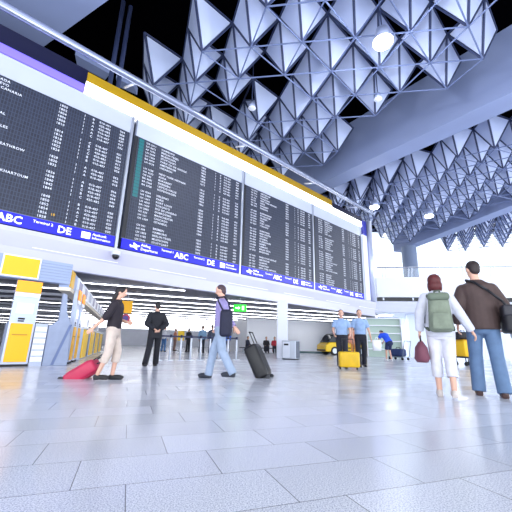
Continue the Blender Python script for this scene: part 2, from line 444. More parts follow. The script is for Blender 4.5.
# ------------------------------------------------------------------ departure boards
flap_m = flap_material()
hdr_m = mat('board_header_glare', (200, 206, 224), 0.3, 0.25, noise=0.04, nscale=0.7)  # pale colour also stands in for light box glare on the board top
blue_m = mat('sign_blue', (16, 18, 214), 0.35, emit=0.12)
wtext = mat('flap_white', (222, 226, 236), 0.5)
stext = mat('sign_white', (250, 250, 255), 0.5, emit=0.6)
teal_m = mat('teal_flap', (22, 104, 108), 0.4)
ytext = mat('flap_yellow', (226, 176, 40), 0.5)
DEST1 = ['GRENADA', 'SARAJEVO', 'GRAN CANARIA', '', '', '', '', '', 'MONTREAL', '', '', 'LOS ANGELES', '', '', '', 'LONDON-HEATHROW', '', '', 'WIEN', '', '', 'ADDIS ABABA-KHARTOUM', 'TEGEL', '', '', '', '', '', '', '']
DESTS = ['HAMBURG', 'BERLIN-TEGEL', 'MUENCHEN', 'STUTTGART', 'PARIS CH DE GAULLE', 'AMSTERDAM', 'LISSABON', 'WARSCHAU', 'NEW YORK-NEWARK', 'SOFIA', 'BUKAREST', 'DRESDEN',
         'LEIPZIG-HALLE', 'KOPENHAGEN', 'STOCKHOLM', 'HELSINKI', 'PARIS', 'PORT LOUIS', 'TORONTO', 'RIO DE JANEIRO', 'DUBROVNIK', 'MANCHESTER', 'CHICAGO', 'ISTANBUL', 'DUESSELDORF', 'BREMEN']
ROWS = 30; PITCH_ = 0.1405; Z_TOP = 8.50
COLS = []; FLAP = [None]
def column(name, lines, x, size, parent, m=None, spacing=1.12):
    o = text(name, '\n'.join(lines), size, (x, -0.005, Z_TOP - 0.105), m or wtext, parent, spacing=spacing, line=PITCH_ / size, bold=.0012)
    COLS.append(o)
def board(s0, label, kind, dests):
    t = thing('departure_board', label, 'departure board', wall_pt(s0, DW), RZB, 'split flap departure boards')
    Wd = 5.72
    boxo('casing', mat('board_casing', (120, 126, 144), 0.4, 0.3), 0.0, Wd, 0.012, 0.3, 4.27, 9.3, t)
    FLAP[0] = boxo('flap_field', flap_m, 0.16, Wd - 0.12, 0.0, 0.02, 4.29, 8.55, t).name
    boxo('header_panel', hdr_m, 0.05, Wd - 0.05, -0.01, 0.02, 8.555, 9.29, t)
    boxo('edge_strip', steel, Wd - 0.10, Wd, -0.06, 0.02, 3.8, 9.29, t, 0.01)
    boxo('edge_strip', mat('dark_gap', (24, 26, 34), 0.5), 0.0, 0.15, -0.004, 0.02, 4.29, 8.555, t)
    st = boxo('sign_strip', blue_m, 0.03, Wd - 0.12, -0.03, 0.02, 3.87, 4.25, t)
    # aeroplane sign on the strip
    bm = B()
    pl = [(0.36, 3.99), (0.50, 4.0), (0.58, 3.94), (0.64, 3.94), (0.60, 4.03), (0.70, 4.06), (0.72, 4.11), (0.60, 4.11), (0.50, 4.18), (0.46, 4.17), (0.50, 4.09), (0.40, 4.06), (0.36, 4.09), (0.33, 4.07)]
    prism(bm, pl, 'y', -0.036, -0.03); done('aeroplane_mark', bm, stext, st)
    text('lettering', 'Abflug\nDepartures', 0.15, (0.76, -0.034, 4.10), stext, st, line=1.0)
    text('lettering', 'Terminal 1', 0.125, (1.60, -0.034, 4.10), stext, st)
    text('lettering', 'ABC', 0.33, (2.20, -0.034, 3.95), stext, st, bold=0.006)
    text('lettering', 'Terminal 2', 0.125, (3.10, -0.034, 4.10), stext, st)
    text('lettering', 'DE', 0.33, (3.78, -0.034, 3.95), stext, st, bold=0.006)
    boxo('pictogram', stext, 4.50, 4.78, -0.036, -0.03, 3.95, 4.17, st)
    text('lettering', 'Auskunft\nInformation', 0.13, (4.84, -0.034, 4.10), stext, st, line=1.0)
    # header lettering
    rows = range(ROWS)
    dl = [dests[r % len(dests)] for r in rows]
    gaps = {7, 14, 24} if kind != 1 else {6, 13, 17, 23}
    column('lettering', ['' if r in gaps else '%s %d' % (random.choice(['LH', 'LH', 'LH', 'BA', 'OS', 'UA', 'AF']), random.randint(100, 4900)) for r in rows], 0.50, 0.108, t)
    column('lettering', ['' if r in gaps and kind != 1 else dl[r] for r in rows], 1.17, 0.118, t)
    column('lettering', ['' if r in gaps else '18%02d' % (r * 2) for r in rows], 3.16, 0.118, t)
    column('lettering', ['' if r in gaps else '1' for r in rows], 3.95, 0.118, t)
    column('lettering', ['' if r in gaps else random.choice('AABC') for r in rows], 4.24, 0.118, t)
    column('lettering', ['' if r in gaps else random.choice(['010-407', '010-401', '018-407', '420-482']) for r in rows], 4.48, 0.114, t)
    column('lettering', ['' if r in gaps else '%03d' % random.randint(1, 69) for r in rows], 5.24, 0.114, t)
    if kind == 1:
        column('lettering', [''] * 28 + ['18'], 3.52, 0.118, t, ytext)
    fl = bpy.data.objects[FLAP[0]]; fl.data = fl.data.copy(); fl.data.materials.append(wtext); fl.data.materials.append(ytext)
    bm = bmesh.new(); bm.from_mesh(fl.data)
    for o in COLS:
        n0 = len(bm.faces); me = o.data; mw = Matrix.Translation(o.location) @ Matrix.Rotation(PI / 2, 4, 'X'); me.transform(mw)
        bm.from_mesh(me); bm.faces.ensure_lookup_table()
        for f_ in bm.faces[n0:]: f_.material_index = 2 if me.materials[0] == ytext else 1
        bpy.data.objects.remove(o); bpy.data.meshes.remove(me)
    bm.to_mesh(fl.data); bm.free(); COLS.clear()
    if kind == 2:
        for r in range(18):
            boxo('status_flap', teal_m, 0.20, 0.40, -0.008, 0.0, 8.52 - PITCH_ * (r + 1), 8.52 - PITCH_ * r - 0.02, t)
    for r in (5, 11, 19):
        pass
    return t
board(-1.62, 'split-flap departure board at the left edge of the photo, cut off, listing LONDON-HEATHROW', 1, DEST1)
board(4.20, 'second departure board from the left with a teal status column', 2, DESTS)
board(9.97, 'third departure board from the left, under the yellow roof edge', 3, DESTS[5:] + DESTS[:5])
board(15.74, 'rightmost departure board, under the dark blue roof edge', 4, DESTS[11:] + DESTS[:11])
for s, z in ((9.93, 7.0),):
    pass

# light canopy over the boards
glow_m = mat('lightbox_white', (255, 255, 255), 0.4, emit=2.6)
yel_m = mat('canopy_yellow', (178, 140, 8), 0.45, emit=0.0)
navy_m = mat('canopy_navy', (7, 7, 46), 0.4)
vio_m = mat('lightbox_violet', (104, 92, 240), 0.4, emit=0.9)
def canopy(label, s0, s1, parts):
    t = thing('light_canopy', label, 'light box', wall_pt(s0, DW), RZB, 'light boxes over the boards')
    for (nm, m, y0, y1, z0, z1) in parts: boxo(nm, m, 0, s1 - s0, y0, y1, z0, z1, t)
    return t
canopy('long yellow-edged light box glowing white above the boards', 2.19, 17.75, [('light_panel', glow_m, -0.05, 0.3, 9.32, 9.80), ('top_edge', yel_m, -0.07, 0.3, 9.80, 10.19)])
canopy('navy light box with a violet glow above the leftmost board', -6.0, 2.18, [('light_panel', vio_m, -0.05, 0.3, 9.32, 9.62), ('housing', navy_m, -0.07, 0.3, 9.62, 10.25)])
canopy('short navy-edged light box above the rightmost board', 17.77, 21.6, [('light_panel', glow_m, -0.05, 0.3, 9.32, 9.72), ('top_edge', navy_m, -0.07, 0.3, 9.72, 10.06)])

# end pylon of the board wall
t = thing('end_pylon', 'tall silver and white pylon closing the board row at its right end', 'pylon', wall_pt(21.64, DW), RZB)
boxo('light_panel', mat('pylon_lilac', (196, 202, 244), 0.35, emit=0.35), 0.0, 0.62, -0.05, 0.28, 3.85, 8.75, t)
boxo('navy_head', mat('pylon_navy', (30, 36, 150), 0.4), 0.0, 0.62, -0.06, 0.28, 8.76, 9.9, t)
bm = B(); tube(bm, (0.93, -0.1, 3.82), (0.95, -0.1, 10.0), 0.21, seg=18); done('post', bm, chrome, t, True)

# long maintenance rail above the boards
t = thing('maintenance_rail', 'long white tubular rail running above the boards, braced to the light box', 'rail', wall_pt(0, 10.5), RZB)
bm = B(); tube(bm, (-9, 0, 9.9), (20.9, 0, 9.86), 0.13, seg=16); done('tube', bm, mat('rail_steel', (150, 158, 184), 0.22, 0.6), t, True)
for s in (3.6, 9.2, 14.6, 19.6):
    bm = B(); tube(bm, (s, 0, 9.88), (s - 0.15, 0.92, 10.12), 0.05, seg=8); done('strut', bm, chrome, t, True)
# hanger posts in the dark behind the left end of the rail
for s in (3.4, 3.75):
    bm = B(); p = wall_pt(s, 13.4); tube(bm, (p.x, p.y, 9.0), (p.x, p.y, ZU + 1.6), 0.10, seg=8)
    tag(done('ceiling_hanger', bm, frame_m), 'thin dark steel hanger dropping from the black roof, %s of the pair' % ('left one' if s < 3.5 else 'right one'), 'hanger', 'steel hangers behind the rail')

# ------------------------------------------------------------------ ceiling lamps in the space frame
lamp_w = mat('lamp_lens', (255, 255, 255), 0.3, emit=14.0)
def spot(label, p, r, power, glow):
    t = thing('hall_lamp', label, 'lamp', p, 0, 'lamps hung in the space frame')
    bm = B(); tube(bm, (0, 0, 0.02), (0, 0, r * 1.6), r * 0.95, r * 0.6, seg=20); done('housing', bm, mat('lamp_housing', (150, 160, 190), 0.4, 0.3), t, True)
    bm = B(); ell(bm, Vector((0, 0, -0.02)), r, r, r * 0.35); done('lens', bm, lamp_w if glow else mat('lamp_off_lens', (225, 230, 245), 0.3), t, True)
    bm = B(); tube(bm, (0, 0, r * 1.6), (0, 0, ZU + 1.57 - p[2]), 0.03); done('stem', bm, frame_m, t)
    if power:
        l = bpy.data.lights.new('hall_lamp_light', 'POINT'); l.energy = power; l.shadow_soft_size = 0.25; l.color = (0.95, 0.97, 1.0)
        lo = bpy.data.objects.new('hall_lamp_light', l); C.objects.link(lo); lo.location = Vector(p) + Vector((0, 0, -r * 0.9))
spot('big glaring floodlight among the near pyramids', at_z(383, 42, ZL - 1.1), 0.36, 550, True)
spot('small unlit can lamp left of the near pyramids', at_z(252, 108, ZL - 0.2), 0.2, 0, False)
spot('small unlit lamp under the last pyramids above the beam', at_z(378, 99, ZL - 0.15), 0.2, 0, False)
spot('lit floodlight just above the pylon at the end of the boards', at_z(374.5, 207, ZL - 1.0), 0.36, 160, True)
spot('lit floodlight in the middle bay right of the pylon', at_z(429, 216, ZL - 1.0), 0.36, 160, True)


# ------------------------------------------------------------------ people
SKIN = (214, 168, 146)
def V3(p): return Vector(p)
DEF = dict(pelvis=(0, 0, .95), neck=(0, 0, 1.47), head=(0, .02, 1.63),
           shL=(-.185, 0, 1.40), elL=(-.235, -.03, 1.12), wrL=(-.245, .05, .88),
           shR=(.185, 0, 1.40), elR=(.235, -.03, 1.12), wrR=(.245, .05, .88),
           hipL=(-.09, 0, .91), knL=(-.10, .02, .50), anL=(-.10, -.03, .09),
           hipR=(.09, 0, .91), knR=(.10, .02, .50), anR=(.10, -.03, .09))
def chain(bm, pts, rads, seg=12):
    for k in range(len(pts) - 1): tube(bm, pts[k], pts[k + 1], rads[k], rads[k + 1], seg)
    for p, r in zip(pts, rads): ell(bm, p, r, r, r, u=12, v=8)
def loft(bm, rings, seg=20):
    loops = []
    for (c, xa, ya, rx, ry) in rings:
        loops.append([bm.verts.new(c + xa * (rx * math.cos(2 * PI * k / seg)) + ya * (ry * math.sin(2 * PI * k / seg))) for k in range(seg)])
    for a, b in zip(loops, loops[1:]):
        for k in range(seg): bm.faces.new((a[k], a[(k + 1) % seg], b[(k + 1) % seg], b[k]))
    bm.faces.new(loops[0][::-1]); bm.faces.new(loops[-1])
def torso(bm, J, prof, add=0.0):
    pv, nk = J['pelvis'], J['neck']; ax = (nk - pv); L = ax.length; ax = ax / L
    xa = (J['shR'] - J['shL']); xa = (xa - ax * xa.dot(ax)).normalized(); ya = ax.cross(xa)
    loft(bm, [(pv + ax * ((z - .95) / .52 * L), xa, ya, rx + add, ry + add) for (z, rx, ry) in prof])
BODY = [(.80, .10, .08), (.86, .155, .105), (.95, .160, .108), (1.08, .138, .092), (1.20, .150, .102), (1.32, .168, .108), (1.40, .160, .092), (1.45, .10, .066), (1.475, .055, .052)]
def remesh(o, vox, smooth=3):
    r = o.modifiers.new('remesh', 'REMESH'); r.mode = 'VOXEL'; r.voxel_size = vox; r.use_smooth_shade = True
    if smooth:
        q = o.modifiers.new('smooth', 'SMOOTH'); q.iterations = smooth; q.factor = 0.5
def freeze(o):
    dg = bpy.context.evaluated_depsgraph_get(); me = bpy.data.meshes.new_from_object(o.evaluated_get(dg))
    ms = [k for k in o.data.materials]; old = o.data; o.modifiers.clear(); o.data = me
    me.materials.clear()
    for k in ms: me.materials.append(k)
    for p in me.polygons: p.use_smooth = True; p.material_index = 0
    bpy.data.meshes.remove(old)
def hand(bm, J, sd, curl=0.6, detail=True):
    wr, el = J['wr' + sd], J['el' + sd]; d = (wr - el).normalized()
    side_ = Vector((1, 0, 0)) if sd == 'L' else Vector((-1, 0, 0))     # palm faces the thigh
    pn = side_ - d * side_.dot(d); pn.normalize(); wd = d.cross(pn)    # palm normal, across the knuckles
    fwd = wd if wd.y > 0 else -wd
    c = wr + d * .055
    rot = Matrix((pn, fwd, d)).transposed()
    ell(bm, c, .018, .042, .056, rot)
    if not detail:
        ell(bm, wr + d * .12 + pn * .012, .015, .034, .045, rot); return
    for k, (off, ln) in enumerate(((.030, .074), (.010, .084), (-.011, .078), (-.030, .060))):
        p0 = wr + d * .085 + fwd * off
        d1 = (d + pn * curl * .5).normalized(); d2 = (d + pn * curl * 1.4).normalized(); d3 = (d * .5 + pn * curl * 2.2).normalized()
        p1 = p0 + d1 * ln * .45; p2 = p1 + d2 * ln * .32; p3 = p2 + d3 * ln * .25
        chain(bm, [p0, p1, p2, p3], [.0105, .0098, .0088, .0078], 8)
    t0 = wr + d * .03 + fwd * .03; t1 = t0 + (d * .6 + fwd * .7 + pn * .25) * .042; t2 = t1 + (d * .9 + fwd * .25 + pn * .4) * .034
    chain(bm, [t0, t1, t2], [.0135, .0115, .0095], 8)

def person(name_label, foot, az, height=1.75, pose=None, top=((90, 90, 100), 1.0, .86, .02), legs=((60, 70, 100), 1.0, .0), shoes=(30, 28, 30), hair=((40, 28, 22), 'short'),
           skin=SKIN, group=None, near=True, look=0.0, build=1.0, face=False, skirt=None, cat='person'):
    J = {k: V3(v) for k, v in DEF.items()}
    for k, v in (pose or {}).items(): J[k] = V3(v)
    J['shL'] += V3((.018, 0, -.022)); J['shR'] += V3((-.018, 0, -.022))
    sc = height / 1.745
    t = thing('person', name_label, cat, foot, -rad(az), group)
    vox = .0095 if near else .016
    SM = mat('skin_%d_%d_%d' % skin, skin, 0.55)
    bm = B()
    torso(bm, J, BODY, -.004)
    hd = J['head']; nk = J['neck']
    up = (hd - nk).normalized(); hr = Matrix.Rotation(-look, 3, 'Z')
    f = hr @ Vector((0, 1, 0)); f = (f - up * f.dot(up) * .6).normalized(); rt = f.cross(up).normalized()
    HM = Matrix((rt, f, up)).transposed()
    tube(bm, nk - up * .04, hd - up * .03, .060, .054, 14)
    ell(bm, hd + up * .025, .076, .097, .100, HM, 18, 14)
    ell(bm, hd - up * .045 + f * .022, .060, .072, .072, HM, 16, 12)
    tube(bm, hd + f * .088 + up * .012, hd + f * .112 - up * .022, .010, .016, 8); ell(bm, hd + f * .104 - up * .024, .016, .016, .013, HM)
    for s_ in (-1, 1): ell(bm, hd + rt * (.078 * s_) - f * .005 - up * .004, .010, .024, .033, HM)
    ell(bm, hd + f * .080 - up * .058, .026, .014, .010, HM)
    for sd in 'LR':
        chain(bm, [J['sh' + sd], J['el' + sd], J['wr' + sd]], [.050, .038, .027])
        hand(bm, J, sd, detail=near)
        chain(bm, [J['hip' + sd], J['kn' + sd], J['an' + sd]], [.082, .054, .036])
        an = J['an' + sd]; fo = (Vector((0, 1, 0)))
        ell(bm, an + Vector((0, .07, -.045)), .038, .12, .034)
    bm.transform(Matrix.Scale(sc, 4))
    body = done('body', bm, SM, t); remesh(body, vox * sc, 2); freeze(body)
    if face:
        bm = B()
        for s_ in (-1, 1): ell(bm, hd + rt * (.032 * s_) + f * .090 + up * .020, .013, .008, .008, HM)
        bm.transform(Matrix.Scale(sc, 4)); done('eyes', bm, dark, t, True)
        bm = B(); ell(bm, hd + f * .091 - up * .060, .024, .006, .005, HM); bm.transform(Matrix.Scale(sc, 4)); done('mouth', bm, mat('lips', (168, 96, 90), .5), t, True)
    # trousers
    lc, lf, flare = legs
    bm = B()
    pr = [(.76, .10, .09), (.80, .15, .115), (.88, .172, .126), (.95, .172, .125), (1.03, .158, .112)]
    torso(bm, J, pr, .004)
    for sd in 'LR':
        h, k, a = J['hip' + sd], J['kn' + sd], J['an' + sd]
        a2 = k + (a - k) * max(0.0, (lf * 2 - 1)) if lf > .5 else k
        if lf > .5:
            end = a2 + (a - k).normalized() * (.04 if lf >= 1 else 0)
            tube(bm, h, k, .102, .072 + flare * .5, 14); tube(bm, k, end, .072 + flare * .5, .060 + flare, 14); ell(bm, h, .102, .102, .102); ell(bm, k, .072 + flare * .5, .072 + flare * .5, .072 + flare * .5)
        else:
            e = h + (k - h) * (lf * 2); tube(bm, h, e, .102, .088, 14); ell(bm, h, .102, .102, .102)
    bm.transform(Matrix.Scale(sc, 4))
    o = done('trousers', bm, mat('cloth_%d_%d_%d' % lc, lc, .8, noise=.10, nscale=9), t); remesh(o, vox * 1.15 * sc, 2); freeze(o)
    # top
    tc_, sl, hem, ad = top
    bm = B()
    pr = [(hem, .160 + ad, .112 + ad)] + [(z, rx, ry) for (z, rx, ry) in ((.95, .166, .115), (1.08, .152, .108), (1.20, .160, .113), (1.32, .178, .118), (1.40, .166, .102), (1.455, .102, .074), (1.485, .066, .064)) if z > hem + .03]
    pr = [pr[0]] + [(z, rx + ad * (1 if z < 1.42 else .3), ry + ad * (1 if z < 1.42 else .3)) for (z, rx, ry) in pr[1:]]
    torso(bm, J, pr)
    for sd in 'LR':
        s_, e, w_ = J['sh' + sd], J['el' + sd], J['wr' + sd]
        if sl > .5:
            en = e + (w_ - e) * ((sl - .5) * 2 * .97)
            chain(bm, [s_, e], [.064 + ad * .7, .052 + ad * .8]); tube(bm, e, en, .052 + ad * .8, .040 + ad * .8, 12)
        else:
            en = s_ + (e - s_) * (sl * 2); ell(bm, s_, .062 + ad, .062 + ad, .062 + ad); tube(bm, s_, en, .062 + ad, .060 + ad, 12)
    bm.transform(Matrix.Scale(sc, 4))
    o = done('top', bm, mat('cloth_%d_%d_%d' % tc_, tc_, .75, noise=.10, nscale=9), t); remesh(o, vox * 1.15 * sc, 2); freeze(o)
    # shoes
    for sd in 'LR':
        an = J['an' + sd]; bm = B()
        base = an + Vector((0, 0, -.09))
        ell(bm, base + Vector((0, .085, .045)), .046, .135, .046); ell(bm, base + Vector((0, -.01, .05)), .042, .06, .05)
        box(bm, base.x - .038, base.x + .038, base.y - .055, base.y + .19, base.z, base.z + .035)
        bm.transform(Matrix.Scale(sc, 4)); o = done('shoe', bm, mat('shoe_%d_%d_%d' % shoes, shoes, .5), t); remesh(o, vox * 1.2 * sc, 2); freeze(o)
    # hair
    hc, st = hair
    if st != 'none':
        bm = B()
        if st == 'short':
            ell(bm, hd + up * .045 - f * .022, .083, .094, .092, HM, 18, 12); ell(bm, hd - f * .050 + up * .0, .070, .056, .080, HM)
        elif st == 'bob':
            ell(bm, hd + up * .040 - f * .020, .094, .104, .100, HM, 18, 12); ell(bm, hd - f * .035 - up * .045, .100, .082, .095, HM)
            for s_ in (-1, 1): ell(bm, hd + rt * (.072 * s_) + f * .01 - up * .05, .028, .05, .085, HM)
        elif st == 'long':
            ell(bm, hd + up * .040 - f * .020, .092, .104, .098, HM, 18, 12); ell(bm, hd - f * .06 - up * .10, .088, .06, .17, HM)
        bm.transform(Matrix.Scale(sc, 4)); o = done('hair', bm, mat('hair_%d_%d_%d' % hc, hc, .6, noise=.2, nscale=30), t); remesh(o, vox * sc, 2); freeze(o)
    t['_'] = 0; del t['_']
    return t, J, sc
def loc2w(t, J, sc, k): return Matrix.Translation(t.location) @ Matrix.Rotation(t.rotation_euler.z, 4, 'Z') @ (J[k] * sc)

# the couple walking away on the right
pl = at_z(448, 397.5, 0); az_l = 24
lady, JL, sl_ = person('person walking away in white jacket and white capri trousers with olive backpack', (pl.x, pl.y, 0), az_l, 1.70,
    dict(shR=(.17, 0, 1.39), elR=(.27, -.02, 1.13), wrR=(.40, .08, .90), shL=(-.17, 0, 1.39), elL=(-.245, -.07, 1.14), wrL=(-.27, -.02, .88), knL=(-.09, .05, .50), anL=(-.085, .06, .09), knR=(.08, -.01, .50), anR=(.075, -.14, .11), neck=(0, .03, 1.46), head=(0, .06, 1.60)),
    top=((200, 202, 214), 1.0, .80, .022), legs=((208, 208, 218), .80, .012), shoes=(206, 196, 190), hair=((84, 26, 30), 'bob'), build=.95)
pm_ = at_z(492.5, 396.5, 0); az_m = 28
man, JM, sm_ = person('tall person walking away in brown leather jacket and blue jeans', (pm_.x, pm_.y, 0), az_m, 1.94,
    dict(elL=(-.25, -.05, 1.13), wrL=(-.27, .03, .90), elR=(.26, .0, 1.14), wrR=(.26, .12, .93), knL=(-.11, .07, .50), anL=(-.13, .02, .09), knR=(.11, .0, .50), anR=(.12, -.10, .09), shL=(-.175, 0, 1.365), shR=(.175, 0, 1.365), head=(-.01, .03, 1.63)),
    top=((72, 56, 54), 1.0, .82, .042), legs=((92, 118, 152), 1.0, .020), shoes=(74, 52, 48), hair=((38, 26, 26), 'short'), look=rad(-25))
def frame_of(t, sc): return Matrix.Translation(t.location) @ Matrix.Rotation(t.rotation_euler.z, 4, 'Z')
def rounded(name, m, x0, x1, y0, y1, z0, z1, parent, r=.04, taper=0.0):
    bm = B(); vs = box(bm, x0, x1, y0, y1, z0, z1)
    if taper:
        for v in vs:
            if v.co.z > (z0 + z1) / 2: v.co.x *= 1 - taper; v.co.y = y0 + (v.co.y - y0) * (1 - taper * .5) if y0 >= 0 else y1 + (v.co.y - y1) * (1 - taper * .5)
    o = done(name, bm, m, parent); md = o.modifiers.new('bevel', 'BEVEL'); md.width = r; md.segments = 4
    for p in o.data.polygons: p.use_smooth = True
    return o
olive = mat('olive_canvas', (118, 128, 112), .8, noise=.12, nscale=14); olive_d = mat('olive_strap', (78, 88, 78), .8)
loc = lady.location + Vector((math.sin(rad(az_l)), math.cos(rad(az_l)), 0)) * 0.02
bp = thing('backpack', 'olive grey backpack on the back of the person in the white jacket', 'backpack', (loc.x, loc.y, .90), -rad(az_l))
rounded('bag_body', olive, -.155, .155, -.335, -.155, -.06, .44, bp, .07, .22)
rounded('front_pocket', olive, -.12, .12, -.395, -.33, -.03, .20, bp, .03, .1)
rounded('lid', mat('olive_lid', (100, 112, 98), .8), -.135, .135, -.355, -.15, .36, .47, bp, .05)
for s in (-1, 1):
    bm = B(); chain(bm, [V3((.10 * s, -.16, .40)), V3((.125 * s, -.06, .465)), V3((.135 * s, .10, .40)), V3((.15 * s, .16, .22)), V3((.17 * s, .02, .02)), V3((.15 * s, -.17, -.02))], [.022] * 6, 8); done('strap', bm, olive_d, bp, True)
bm = B(); chain(bm, [V3((-.04, -.17, .46)), V3((-.03, -.18, .51)), V3((.03, -.18, .51)), V3((.04, -.17, .46))], [.012] * 4, 8); done('grab_loop', bm, olive_d, bp, True)
h = frame_of(lady, sl_) @ (JL['wrL'] * sl_)
t = thing('shopping_bag', 'dark red soft bag in the left hand of the person in white', 'bag', (h.x, h.y, h.z - .42), -rad(az_l))
bm = B(); loft(bm, [(V3((0, 0, 0)), V3((1, 0, 0)), V3((0, 1, 0)), .07, .10), (V3((0, 0, .05)), V3((1, 0, 0)), V3((0, 1, 0)), .10, .15), (V3((0, 0, .20)), V3((1, 0, 0)), V3((0, 1, 0)), .08, .13), (V3((0, 0, .28)), V3((1, 0, 0)), V3((0, 1, 0)), .03, .10)]); done('pouch', bm, mat('dark_red_cloth', (112, 62, 78), .7, noise=.15), t, True)
bm = B(); chain(bm, [V3((0, -.08, .26)), V3((0, -.02, .36)), V3((0, .03, .36)), V3((0, .08, .26))], [.010] * 4, 8); done('handle', bm, dark, t, True)
# shoulder bag of the man
mf = frame_of(man, sm_)
bk = thing('shoulder_bag', 'black shoulder bag slung across the person in the brown jacket', 'bag', man.location, -rad(az_m))
black_c = mat('black_canvas', (22, 22, 30), .6, noise=.2)
rounded('bag_body', black_c, .24, .43, -.30, .16, .86, 1.22, bk, .05)
rounded('flap', mat('black_flap', (34, 34, 44), .5), .235, .445, -.31, .17, 1.08, 1.24, bk, .03)
bm = B(); pts = [V3((.33, -.16, 1.20)), V3((.26, -.20, 1.30)), V3((.10, -.205, 1.47)), V3((-.04, -.155, 1.60)), V3((-.12, -.02, 1.655)), V3((-.06, .13, 1.58)), V3((.10, .185, 1.44)), V3((.30, .15, 1.20))]
chain(bm, pts, [.018] * len(pts), 8); done('strap', bm, black_c, bk, True)
rounded('document', mat('paper_white', (236, 238, 246), .6), .33, .43, -.20, .08, .79, .86, bk, .01)

# suited man with hands behind his back
p = at_z(152, 366, 0)
person('person in a black suit standing with his hands clasped behind his back', (p.x, p.y, 0), -28, 1.70,
    dict(elL=(-.27, -.10, 1.13), wrL=(-.07, -.19, .98), elR=(.27, -.10, 1.13), wrR=(.07, -.20, .97), knL=(-.13, -.02, .50), anL=(-.24, -.26, .10), knR=(.10, .05, .50), anR=(.10, .06, .09)),
    top=((20, 22, 32), 1.0, .74, .03), legs=((18, 20, 30), 1.0, .02), shoes=(14, 14, 18), hair=((26, 22, 24), 'short'))
# woman with the red trolley bag on the left
p = at_z(107, 380, 0)
wl, JW, sw_ = person('person in beige capri trousers and black top walking right with a red case', (p.x, p.y, 0), 82, 1.55,
    dict(elL=(-.22, .02, 1.12), wrL=(-.10, .22, 1.06), elR=(.25, -.10, 1.13), wrR=(.24, -.30, .92), knL=(-.08, .10, .51), anL=(-.08, .06, .09), knR=(.08, -.02, .50), anR=(.08, -.16, .10), head=(0, .05, 1.62)),
    top=((34, 26, 36), .6, .92, .02), legs=((206, 190, 178), .74, .014), shoes=(20, 20, 26), hair=((26, 20, 24), 'long'))
# person in lavender pulling the black case, walking left
p = at_z(219, 379, 0)
pc, JP, sp_ = person('person in lavender shirt and pale jeans walking left with a black case', (p.x, p.y, 0), -78, 1.72,
    dict(elR=(.25, -.02, 1.13), wrR=(.24, .14, .95), elL=(-.25, -.14, 1.14), wrL=(-.26, -.32, .93), knR=(.09, .16, .53), anR=(.09, .24, .09), knL=(-.09, -.06, .50), anL=(-.09, -.27, .14), head=(0, .05, 1.63)),
    top=((150, 140, 190), 1.0, .86, .02), legs=((150, 166, 190), 1.0, .016), shoes=(28, 34, 48), hair=((70, 52, 60), 'short'))
nv = thing('shoulder_bag', 'long dark navy bag hanging at the hip of the person in lavender', 'bag', pc.location, pc.rotation_euler.z)
navy_c = mat('navy_canvas', (24, 26, 52), .7, noise=.15)
rounded('bag_body', navy_c, -.42, -.27, -.30, -.08, .74, 1.22, nv, .06)
bm = B(); pts = [V3((-.35, -.26, 1.20)), V3((-.30, -.20, 1.36)), V3((-.17, -.08, 1.475)), V3((-.17, .07, 1.46)), V3((-.35, -.12, 1.20))]; chain(bm, pts, [.016] * 5, 8); done('strap', bm, navy_c, nv, True)

def suitcase(name, label, base, az, lean, wx, dy, hz, col, handle_len=.45, group=None, rough=.45, tint=None, cat='suitcase'):
    """upright trolley case, base at the wheels; leans back towards its -y side by lean degrees"""
    t = thing(name, label, cat, base, -rad(az), group, rx=rad(lean))
    m = mat('case_%d_%d_%d' % col, col, rough, noise=.08); dk = mat('case_trim', (40, 42, 50), .5)
    rounded('shell', m, -wx / 2, wx / 2, 0.0, dy, .07, .07 + hz, t, .05)
    bm = B()
    for k in range(4): x = -wx / 2 + wx * (k + .5) / 4; box(bm, x - .012, x + .012, -.008, dy + .008, .14, hz)
    done('ribs', bm, m, t, bevel=.004)
    for sx in (-1, 1):
        bm = B(); tube(bm, (sx * wx * .42 - .02, .03, .04), (sx * wx * .42 + .02, .03, .04), .04, seg=14); done('wheel', bm, dk, t)
    bm = B()
    for sx in (-1, 1): tube(bm, (sx * wx * .28, .03, .07 + hz), (sx * wx * .28, .03, .07 + hz + handle_len), .010)
    tube(bm, (-wx * .30, .03, .07 + hz + handle_len), (wx * .30, .03, .07 + hz + handle_len), .014); done('pull_handle', bm, dk, t, True)
    bm = B(); tube(bm, (-.07, dy / 2, .085 + hz), (.07, dy / 2, .085 + hz), .012); done('top_grip', bm, dk, t, True)
    return t
hp = frame_of(pc, sp_) @ (JP['wrL'] * sp_)
p = at_z(272, 378, 0)
suitcase('suitcase', 'black upright trolley case tilted behind the person in lavender', (p.x, p.y, 0), 100, 0, .42, .26, .66, (16, 16, 20), .24)
bpy.data.objects['suitcase'].rotation_euler = (rad(-26), 0, -rad(105) + PI)
hp2 = frame_of(wl, sw_) @ (JW['wrR'] * sw_)
p = at_z(61, 378, 0)
rc = suitcase('suitcase', 'red trolley case dragged low behind the person in beige capri trousers', (p.x, p.y, 0), 90, 0, .36, .22, .52, (188, 36, 78), .42)
rc.rotation_euler = (rad(56), 0, -rad(90) + PI)
rc.rotation_euler = (rad(-56), 0, -rad(82))

